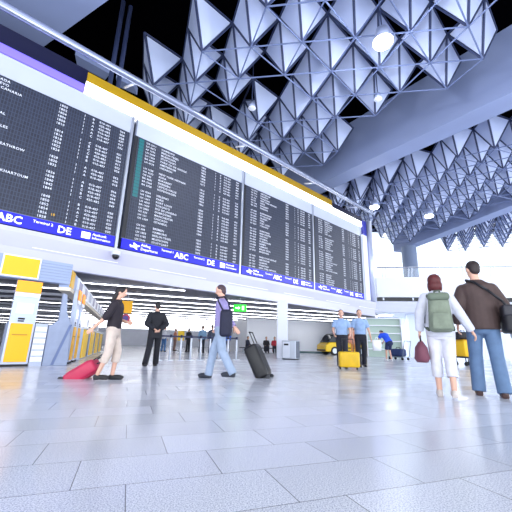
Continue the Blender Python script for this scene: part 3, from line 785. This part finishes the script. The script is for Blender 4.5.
# two officers in pale blue shirts
p = at_z(343, 368, 0)
cop_pose = dict(elL=(-.26, .03, 1.13), wrL=(-.24, .20, 1.0), elR=(.26, .03, 1.13), wrR=(.24, .20, 1.0), knL=(-.09, .05, .50), anL=(-.09, .05, .09), knR=(.09, .02, .50), anR=(.09, -.12, .10))
person('person in pale blue short-sleeved shirt pushing the yellow case, left of two', (p.x, p.y, 0), 190, 1.74, cop_pose, top=((146, 174, 214), .36, .98, .022), legs=((28, 30, 44), 1.0, .016), shoes=(18, 18, 22), hair=((48, 36, 32), 'short'), face=True, group=None)
p = at_z(362, 367, 0)
person('person in pale blue short-sleeved shirt carrying a white bag, right of two', (p.x, p.y, 0), 186, 1.84,
    dict(elL=(-.27, .0, 1.12), wrL=(-.30, .08, .88), elR=(.25, -.02, 1.12), wrR=(.26, .06, .88), knL=(-.10, .0, .50), anL=(-.10, -.10, .10), knR=(.10, .08, .50), anR=(.09, .10, .09)),
    top=((146, 174, 214), .36, .98, .022), legs=((24, 26, 40), 1.0, .016), shoes=(18, 18, 22), hair=((70, 50, 40), 'short'), face=True)
p = at_z(348.5, 369.5, 0)
suitcase('suitcase', 'yellow trolley case in front of the two people in pale blue shirts', (p.x, p.y, 0), 186, 0, .56, .30, .42, (226, 182, 14), .35)
p = at_y(377, 347, 11.2)
t = thing('carrier_bag', 'white carrier bag held by the person in a pale blue shirt', 'bag', (p.x, p.y, .52), rad(-6))
bm = B(); loft(bm, [(V3((0, 0, 0)), V3((1, 0, 0)), V3((0, 1, 0)), .13, .07), (V3((0, 0, .20)), V3((1, 0, 0)), V3((0, 1, 0)), .15, .08), (V3((0, 0, .34)), V3((1, 0, 0)), V3((0, 1, 0)), .13, .03)]); done('bag_body', bm, mat('carrier_white', (240, 242, 250), .5), t, True)
bm = B(); chain(bm, [V3((-.06, 0, .32)), V3((-.02, 0, .43)), V3((.02, 0, .43)), V3((.06, 0, .32))], [.008] * 4, 6); done('handle', bm, mat('carrier_white', (240, 242, 250), .5), t, True)
# traveller half hidden between the officers
p = at_z(355, 361, 0)
person('person in an orange-brown jacket half hidden between the two pale blue shirts', (p.x, p.y, 0), 20, 1.55, None, top=((206, 140, 112), 1.0, .84, .02), legs=((196, 130, 60), 1.0, .01), hair=((120, 80, 60), 'short'), near=False)
# person in royal blue bending over a trolley
p = at_z(389, 361, 0)
person('person in royal blue shirt and dark shorts bending over a luggage trolley', (p.x, p.y, 0), -20, 1.72,
    dict(pelvis=(0, -.10, .93), neck=(0, .26, 1.34), head=(0, .40, 1.42), shL=(-.185, .22, 1.30), shR=(.185, .22, 1.30), elL=(-.22, .38, 1.08), wrL=(-.18, .52, .92), elR=(.22, .38, 1.08), wrR=(.18, .52, .92), hipL=(-.09, -.09, .90), hipR=(.09, -.09, .90), anL=(-.12, .02, .09), anR=(.12, -.06, .09)),
    top=((34, 84, 226), .4, .90, .03), legs=((30, 42, 84), .44, .0), shoes=(206, 206, 214), hair=((60, 44, 40), 'short'), near=False)
p = at_z(396, 360, 0)
t = thing('luggage_trolley', 'grey luggage trolley in front of the person in royal blue', 'trolley', (p.x + .25, p.y + .2, 0), rad(30))
tm = mat('trolley_grey', (110, 124, 140), .4, .5)
bm = B(); box(bm, -.28, .28, -.45, .45, .14, .19); done('deck', bm, tm, t)
bm = B()
for sx in (-1, 1): tube(bm, (sx * .27, -.45, .17), (sx * .27, -.62, 1.0), .018)
tube(bm, (-.27, -.62, 1.0), (.27, -.62, 1.0), .022); done('push_frame', bm, tm, t)
for sx in (-1, 1):
    for sy in (-.4, .4):
        bm = B(); tube(bm, (sx * .24 - .02, sy, .07), (sx * .24 + .02, sy, .07), .07, seg=14); done('wheel', bm, dark, t)
p = at_y(399, 339, 17.0)
tb = thing('holdall', 'dark navy holdall on the trolley by the person in royal blue', 'bag', (t.location.x, t.location.y, .19), rad(30))
rounded('bag_body', mat('holdall_navy', (40, 58, 104), .7), -.25, .25, -.36, .36, .0, .40, tb, .10)
bm = B(); chain(bm, [V3((0, -.15, .39)), V3((0, -.08, .48)), V3((0, .08, .48)), V3((0, .15, .39))], [.015] * 4, 8); done('handle', bm, dark, tb, True)

# yellow case and dark bag on a trolley between the couple
p = at_y(466, 352, 14.0); q0 = Vector((p.x, p.y, 0))
t = thing('luggage_trolley', 'dark luggage trolley far behind, seen between the two people walking away on the right', 'trolley', q0, rad(10))
bm = B(); box(bm, -.36, .36, -.3, .3, .30, .36); done('deck', bm, dark, t)
for sx in (-1, 1):
    for sy in (-.25, .25):
        bm = B(); tube(bm, (sx * .28 - .02, sy, .08), (sx * .28 + .02, sy, .08), .08, seg=14); tube(bm, (sx * .28, sy, .08), (sx * .28, sy, .32), .02); done('wheel', bm, dark, t)
t = thing('crate', 'yellow crate standing on the dark trolley between the two people walking away on the right', 'crate', q0 + Vector((.06, 0, .36)), rad(10))
rounded('crate_body', mat('crate_yellow', (248, 196, 12), .45), -.34, .34, -.25, .25, 0, .62, t, .03)
rounded('lid', mat('crate_lid', (226, 170, 10), .45), -.36, .36, -.27, .27, .60, .66, t, .02)
t = thing('holdall', 'dark holdall lying on top of the yellow crate on its trolley', 'bag', q0 + Vector((-.05, 0, 1.02)), rad(10))
rounded('bag_body', black_c, -.34, .28, -.2, .2, 0, .32, t, .10)
bm = B(); chain(bm, [V3((-.12, 0, .31)), V3((-.06, 0, .39)), V3((.06, 0, .39)), V3((.12, 0, .31))], [.015] * 4, 8); done('handle', bm, dark, t, True)

# travellers queueing behind the barriers
Q = [(165, 329.5, 24.0, 20, (226, 228, 238), (86, 132, 190), 'queueing person in white top and blue jeans, nearest the person in the black suit', 1.72, (60, 44, 40)),
     (175.5, 333, 27.0, 60, (226, 150, 120), (150, 120, 110), 'queueing person in a salmon top behind the barriers', 1.68, (96, 66, 50)),
     (189, 333, 25.0, -50, (26, 26, 36), (24, 24, 34), 'queueing person all in black leaning at the barrier', 1.66, (22, 20, 24)),
     (203, 327.5, 23.0, 10, (150, 190, 226), (44, 50, 66), 'queueing person in pale blue shirt and dark trousers', 1.76, (90, 62, 48)),
     (212.5, 326.5, 22.5, -10, (70, 78, 96), (56, 66, 88), 'queueing person in a dark grey jacket', 1.78, (72, 58, 54)),
     (221, 328, 24.0, 30, (110, 150, 200), (84, 128, 178), 'queueing person in faded blue denim', 1.72, (84, 60, 50)),
     (227.5, 330, 22.5, -30, (48, 104, 210), (52, 62, 96), 'queueing person in a bright blue jacket, rightmost in the queue', 1.7, (50, 40, 40))]
for (x, y, Y, az, tc_, lc, lab, hgt, hc) in Q:
    p = at_y(x, y, Y)
    person(lab, (p.x, p.y, 0), az, hgt, dict(anL=(-.13, -.03, .09), anR=(.13, -.03, .09)), top=(tc_, 1.0, .86, .02), legs=(lc, 1.0, .012), hair=(hc, 'short'), near=False, group='travellers in the queue')
for (x, y, Y, az, tc_, lab) in ((247, 337, 27.5, 120, (36, 40, 60), 'dark-clothed person sitting on the bench left of the white column'), (266, 341, 27.5, 170, (30, 30, 38), 'black-clothed person sitting on the bench by the white column'), (274.5, 340.5, 27.3, 180, (190, 44, 64), 'person in red sitting on the bench by the white column')):
    p = at_y(x, 352, 27.0)
    person(lab, (p.x, p.y, 0), az, 1.7, dict(pelvis=(0, 0, .50), neck=(0, .03, 1.0), head=(0, .06, 1.16), shL=(-.185, .02, .94), shR=(.185, .02, .94), elL=(-.22, .08, .68), wrL=(-.14, .28, .58), elR=(.22, .08, .68), wrR=(.14, .28, .58),
        hipL=(-.09, .02, .50), hipR=(.09, .02, .50), knL=(-.10, .44, .50), knR=(.10, .44, .50), anL=(-.10, .42, .09), anR=(.10, .42, .09)), top=(tc_, 1.0, .56, .02), legs=((40, 42, 56), 1.0, .01), hair=((60, 42, 38), 'short'), near=False, group='people on the bench')
p = at_y(266, 352, 27.1)
t = thing('bench', 'low dark bench under the seated people in front of the white wall', 'bench', (p.x, p.y, 0), -rad(8))
bm = B(); box(bm, -2.1, .95, -.22, .26, .34, .40); done('seat', bm, dark, t)
for sx in (-1.8, -.5, .7):
    bm = B(); box(bm, sx - .04, sx + .04, -.2, .22, 0, .34); done('leg', bm, steel, t)

# barrier stands with a dark belt
bar_m = mat('barrier_white', (214, 220, 232), .35, .2); belt_m = mat('belt_navy', (40, 44, 76), .6)
b0, b1 = at_z(158, 360.5, 0), at_z(236, 360.0, 0)
NBAR = 9
for k in range(NBAR):
    p = b0.lerp(b1, k / (NBAR - 1))
    t = thing('barrier_stand', 'pale metal barrier stand, %s' % ('leftmost of the queue line' if k == 0 else '%s from the left in the queue line' % ordn[k]), 'barrier', p, 0, 'barrier stands of the queue')
    bm = B(); tube(bm, (0, 0, 0), (0, 0, .02), .15, seg=20); done('foot', bm, bar_m, t)
    bm = B(); tube(bm, (0, 0, .02), (0, 0, .86), .035, seg=12); done('post', bm, bar_m, t, True)
    bm = B(); tube(bm, (0, 0, .80), (0, 0, .90), .045, seg=12); done('belt_head', bm, belt_m, t, True)
for k in range(NBAR - 1):
    p = b0.lerp(b1, k / (NBAR - 1)); q = b0.lerp(b1, (k + 1) / (NBAR - 1)); d = (q - p).normalized()
    bm = B(); a, b_ = p + d * .05, q - d * .05
    vs = [bm.verts.new(v + Vector((0, 0, z))) for z in (.81, .87) for v in (a, b_)]
    n_ = Vector((-d.y, d.x, 0)) * .004
    f = [bm.verts.new(v.co + n_) for v in vs]
    for s_ in (vs, f): bm.faces.new((s_[0], s_[1], s_[3], s_[2]))
    for i_, j_ in ((0, 1), (1, 3), (3, 2), (2, 0)): bm.faces.new((vs[i_], vs[j_], f[j_], f[i_]))
    tag(done('barrier_belt', bm, belt_m), 'navy barrier belt, %s span of the queue line from the left' % ordn[k], 'belt', 'belts of the queue line')
p = at_y(181, 337, 22)
t = thing('notice_stand', 'yellow notice stand behind the barrier line', 'sign', (p.x, p.y, 0), -rad(-5))
bm = B(); tube(bm, (0, 0, 0), (0, 0, .9), .03); tube(bm, (0, 0, 0), (0, 0, .03), .2, seg=16); done('post', bm, steel, t)
boxo('plate', mat('notice_yellow', (248, 206, 40), .5), -.2, .2, -.02, .02, .75, 1.35, t)
for (x, y) in ((162, 331.5), (174, 330.5)):
    pass

# ------------------------------------------------------------------ check in kiosks and counters on the left
ky = mat('kiosk_yellow', (250, 184, 8), .4); ko = mat('kiosk_orange', (252, 158, 10), .4, emit=.25); ksil = mat('kiosk_silver', (188, 198, 222), .35, .25); kwh = mat('kiosk_white', (242, 244, 252), .35)
scr = mat('kiosk_screen', (206, 222, 252), .2, emit=.55)
def kiosk(label, base, rz):
    """front faces local -y, x to the right, base at the left front corner"""
    t = thing('check_in_kiosk', label, 'kiosk', base, rz, 'self check in kiosks')
    bm = B(); prism(bm, [(0, 0), (.5, 0), (.5, .99), (.06, .99), (.10, 1.20), (.14, 1.98), (.34, 1.98), (.38, 1.0), (.5, .99), ][:3] + [(.12, .99), (.12, 1.98), (.02, 1.98), (.0, 1.0)], 'x', 0, .52)
    done('body', bm, ksil, t, bevel=.012)
    boxo('front_panel', ky, .04, .48, -.022, .0, .10, .97, t, .006)
    boxo('plinth', dark, -.01, .53, -.015, .5, 0.0, .05, t)
    boxo('panel_handle', mat('handle_gold', (190, 140, 30), .4), .10, .40, -.04, -.02, .70, .725, t)
    boxo('screen', scr, .09, .43, -.018, .0, 1.20, 1.44, t, .004)
    boxo('card_slot', dark, .16, .29, -.012, .004, 1.06, 1.10, t)
    boxo('printer_slot', dark, .16, .28, -.012, .004, 1.01, 1.04, t)
    boxo('header_strip', kwh, .0, .52, -.02, .0, 1.60, 1.69, t)
    boxo('header', ko, .0, .52, -.02, .0, 1.70, 1.98, t, .004)
    return t
kiosk('front check-in kiosk with orange header and yellow panel at the left edge', wall_pt(1.16, 9.6), RZB)
rn = (Vector((0, 0, 1)).cross(DF))
RZR = math.atan2(DF.y, DF.x)
rowp = at_z(66.5, 364.5, 0)
kiosk('second check-in kiosk, first of the receding pair behind the grey partition', rowp + DF * .15, RZR)
kiosk('third check-in kiosk, last of the receding pair behind the grey partition', rowp + DF * 1.05, RZR)
# ribbed cabinet beside the front kiosk
t = thing('ribbed_cabinet', 'white ribbed cabinet right beside the front kiosk', 'cabinet', wall_pt(1.70, 9.6), RZB)
bm = B(); box(bm, 0, .26, .0, .5, 0, .99); done('body', bm, mat('cabinet_grey', (182, 190, 208), .5), t)
bm = B()
for k in range(6): box(bm, .01, .25, -.03, 0, .10 + k * .14, .10 + k * .14 + .11)
done('ribs', bm, kwh, t, bevel=.01)
boxo('top_tray', dark, .03, .20, .05, .3, .99, 1.03, t)
# grey partition with sloping shoulder
t = thing('partition', 'blue grey sloped partition between the kiosks', 'partition', wall_pt(1.98, 9.62), RZB)
pgm = mat('partition_grey', (148, 159, 184), .45, noise=.05)
bm = B(); prism(bm, [(0, 0), (.55, 0), (.50, 1.0), (.36, 1.3), (.30, 1.75), (.20, 1.78), (.20, 1.1), (.08, .98), (0, .95)], 'y', 0, .12); done('panel', bm, pgm, t, bevel=.01)
bm = B(); prism(bm, [(.18, .02), (.24, .02), (.52, 1.0), (.46, 1.0)], 'y', -.012, 0.0); done('diagonal_trim', bm, mat('partition_trim', (104, 120, 160), .45), t)
# counters
for k in range(4):
    p = rowp + DF * (2.6 + 2.5 * k)
    t = thing('check_in_counter', 'check-in counter with yellow front, %s of the receding row' % ('nearest' if k == 0 else ordn[k]), 'counter', p, RZR, 'check in counters')
    boxo('desk', ksil, 0, 1.9, .02, .7, 0, 1.0, t, .01)
    boxo('front_panel', mat('counter_yellow', (255, 206, 20), .4), .04, 1.35, -.02, .02, .04, .98, t, .006)
    boxo('side_panel', mat('counter_grey', (110, 120, 140), .5), 1.40, 1.88, -.01, .02, .04, .98, t)
    boxo('desk_top', kwh, -.02, 1.92, -.05, .72, 1.0, 1.04, t)
    m_ = boxo('monitor', kwh, .25, .75, .2, .26, 1.12, 1.45, t, .01)
    boxo('monitor_foot', dark, .42, .58, .18, .32, 1.04, 1.12, t)
# overhead sign fascia
t = thing('overhead_fascia', 'blue grey overhead sign band with a yellow panel above the kiosks', 'sign', wall_pt(-1.5, 9.6), RZB)
lv = mat('fascia_louvre', (150, 164, 194), .4)
boxo('band', lv, 0, 3.78, .0, .25, 2.02, 2.56, t)
bm = B()
for k in range(7): box(bm, 0, 3.78, -.02, 0, 2.04 + k * .074, 2.04 + k * .074 + .05)
done('slats', bm, lv, t)
boxo('panel_frame', kwh, 2.28, 3.06, -.035, -.02, 2.04, 2.56, t)
boxo('yellow_panel', mat('fascia_yellow', (238, 182, 2), .4), 2.31, 3.03, -.045, -.035, 2.07, 2.53, t)
cpt = wall_pt(2.28, 9.6)
t = thing('poster_fascia', 'overhead band of white posters running away above the check-in counters', 'sign', cpt, RZR)
boxo('band', mat('poster_back', (150, 166, 200), .4), .05, 13, .02, .25, 1.95, 2.44, t)
boxo('yellow_panel', mat('fascia_yellow', (238, 182, 2), .4), .08, .62, -.01, .02, 1.98, 2.42, t)
boxo('lower_rail', mat('rail_beige', (224, 212, 190), .5), .05, 13, -.03, .25, 1.86, 1.95, t)
for k in range(8):
    x = 1.3 + 1.45 * k
    f_ = boxo('poster', kwh, x, x + 1.3, -.02, .02, 1.98, 2.42, t)
    boxo('poster_print', mat('poster_print_%d' % (k % 3), ((150, 150, 176), (176, 170, 190), (190, 196, 214))[k % 3], .5), x + .2, x + .9, -.026, -.02, 2.05, 2.36, f_)
# beam strip under the bulkhead above the fascia
# ------------------------------------------------------------------ signs, camera, column, bin, car
p = at_y(240, 308, 16.0)
t = thing('exit_sign', 'green exit sign hanging under the low ceiling', 'sign', (p.x, p.y, p.z), -rad(5))
gm = mat('exit_green', (20, 214, 30), .4, emit=1.0)
boxo('sign_box', gm, -.31, .31, -.04, .04, -.16, .16, t, .01)
bm = B()
tube(bm, (0, 0, .16), (0, 0, 2.79 - p.z), .014)
done('rod', bm, steel, t)
wm = mat('exit_white', (236, 255, 236), .4, emit=.8)
bm = B(); prism(bm, [(-.22, -.03), (-.08, -.03), (-.08, -.08), (.02, .0), (-.08, .08), (-.08, .03), (-.22, .03)], 'y', -.046, -.04); done('arrow', bm, wm, t)
bm = B(); box(bm, .10, .20, -.046, -.04, -.10, .10); done('door_mark', bm, wm, t)
p = at_y(127, 307, 15.0)
t = thing('hanging_sign', 'yellow square hanging sign with a round red plate below it', 'sign', (p.x, p.y, p.z), rad(12))
boxo('yellow_plate', mat('sign_amber', (240, 176, 20), .45, emit=.2), -.23, .23, -.02, .02, -.27, .27, t)
bm = B(); tube(bm, (0, 0, .27), (0, 0, 2.79 - p.z), .015); tube(bm, (0, 0, -.27), (0, 0, -.32), .012); done('rod', bm, steel, t)
bm = B(); tube(bm, (0, .02, -.50), (0, -.02, -.50), .19, seg=28); done('round_plate', bm, mat('sign_red', (196, 50, 84), .45), t)
bm = B(); tube(bm, (0, -.02, -.50), (0, -.03, -.50), .12, seg=24); done('round_field', bm, mat('sign_violet', (92, 70, 150), .45), t)
t = thing('dome_camera', 'small white dome security camera under the boards', 'camera', wall_pt(3.99, DW - 0.33, 3.52), RZB)
boxo('bracket', white, -.07, .07, .0, .20, .0, .12, t)
bm = B(); tube(bm, (0, 0, -.02), (0, 0, .12), .15, .13, seg=20); done('housing', bm, white, t, True)
bm = B(); ell(bm, V3((0, 0, -.05)), .125, .125, .13); done('dome', bm, mat('smoked_dome', (20, 20, 26), .1), t, True)
bm = B(); p = at_z(282, 358.5, 0); box(bm, p.x - .26, p.x + .26, p.y - .26, p.y + .26, 0, 2.79)
struct(done('column', bm, mat('column_white', (222, 226, 238), .4), bevel=.01))
p = at_z(291.5, 359.5, 0)
t = thing('waste_bin', 'square stainless steel bin beside the white column', 'bin', (p.x, p.y, 0), -rad(25))
boxo('body', mat('bin_steel', (176, 184, 196), .3, .5), -.36, .30, -.3, .3, .04, .84, t, .02)
boxo('plinth', dark, -.34, .28, -.28, .28, 0, .04, t)
boxo('side_panel', mat('bin_dark', (92, 98, 110), .4), .30, .315, -.26, .26, .08, .80, t)
boxo('door', mat('bin_door', (206, 212, 224), .3, .3), -.32, .02, -.312, -.30, .08, .78, t, .004)
boxo('slot', dark, -.26, -.04, -.318, -.31, .62, .70, t)
# yellow display car in the far hall
p = at_z(326, 355.2, 0)
t = thing('car', 'small yellow and black car parked far back by the white wall', 'car', (p.x, p.y, 0), rad(14))
cy = mat('car_yellow', (252, 208, 12), .3); cg = mat('car_glass', (26, 34, 44), .12)
bm = B(); prism(bm, [(0, .30), (.02, .72), (.30, .92), (3.3, .98), (3.55, .90), (3.6, .35), (3.4, .26), (.1, .24)], 'y', 0, 1.6); done('body', bm, cy, t, bevel=.06)
bm = B(); prism(bm, [(.22, .90), (.62, 1.46), (.9, 1.54), (3.0, 1.54), (3.5, .95)], 'y', .08, 1.52); done('cabin', bm, cg, t, bevel=.05)
bm = B(); prism(bm, [(.66, 1.50), (.9, 1.59), (3.0, 1.59), (3.1, 1.50)], 'y', .10, 1.50); done('roof', bm, mat('car_roof', (30, 30, 34), .3), t, bevel=.02)
bm = B()
for x in (1.25, 2.3): box(bm, x, x + .09, .06, .075, .92, 1.52)
done('door_pillars', bm, cy, t)
bm = B(); box(bm, .6, 3.2, -.012, 0, .50, .58); done('side_stripe', bm, dark, t)
bm = B(); box(bm, -.03, .06, .1, 1.5, .30, .40); done('bumper', bm, dark, t)
for x in (.72, 2.85):
    for y in (-.02, 1.45):
        bm = B(); tube(bm, (x, y, .31), (x, y + .18, .31), .31, seg=24); o = done('wheel', bm, dark, t)
        bm = B(); tube(bm, (x, y - .005 if y < 0 else y + .18, .31), (x, y if y < 0 else y + .185, .31), .19, seg=20); done('hubcap', bm, steel, o)
for y in (.25, 1.35):
    bm = B(); ell(bm, V3((.06, y, .58)), .05, .12, .08); done('headlight', bm, mat('headlight', (240, 244, 250), .2), t, True)

# shelf unit and pale pillars under the gallery
gq = WG
p = at_z(386, 357, 0)
t = thing('shelf_unit', 'white shelving with pale green panels under the gallery', 'shelf', (p.x, p.y, 0), RZG)
boxo('back_panel', mat('shelf_green', (178, 198, 186), .5), -1.2, 1.2, .3, .34, 0, 2.7, t)
for z in (.5, 1.05, 1.6, 2.15, 2.66):
    boxo('shelf_board', kwh, -1.2, 1.2, 0, .3, z, z + .06, t)
for x in (-1.22, 1.18): boxo('upright', kwh, x, x + .05, 0, .34, 0, 2.72, t)
for x in (0.0, 5.2, 10.4):
    bm = B(); box(bm, 2.35 + x, 3.9 + x, 1.6, 2.3, 0, 3.18); bm.transform(WG); struct(done('column', bm, mat('pillar_pale', (220, 230, 246), .35)))
# gallery railing
t = thing('gallery_railing', 'metal railing with slanted posts along the white gallery', 'railing', G0, RZG)
for k in range(17):
    x = .3 + 1.9 * k
    bm = B(); tube(bm, (x, .12, 5.8), (x + .0, -.10, 6.52), .035); tube(bm, (x + .22, .12, 5.8), (x + .22, -.10, 6.52), .035)
    done('post', bm, steel, t)
bm = B(); tube(bm, (-.1, -.10, 6.52), (33, -.10, 6.52), .045); done('handrail', bm, steel, t, True)
boxo('glass_panel', glass_mat(), -.1, 33, -.0, .02, 5.85, 6.45, t)

pl_m = mat('fill_lamp_panel', (250, 252, 255), .4, emit=3.0)
for k in range(6):  # added lamps, put in to brighten the space under the gallery
    x = .8 + 2.6 * k
    q = WG @ Vector((x, 2.3, 3.18))
    t = thing('ceiling_lamp', 'added square white fill lamp under the gallery, %s from its left end' % ordn[k], 'ceiling lamp', q, RZG, 'added fill lamps under the gallery')
    boxo('frame', steel, -.55, .55, -.55, .55, -.04, 0, t)
    boxo('diffuser', pl_m, -.5, .5, -.5, .5, -.06, -.04, t)
    l = bpy.data.lights.new('gallery_fill_light', 'AREA'); l.shape = 'SQUARE'; l.size = 1.0; l.energy = 60; l.color = (.92, .96, 1)
    lo = bpy.data.objects.new('gallery_fill_light', l); C.objects.link(lo); lo.location = q + Vector((0, 0, -.08))
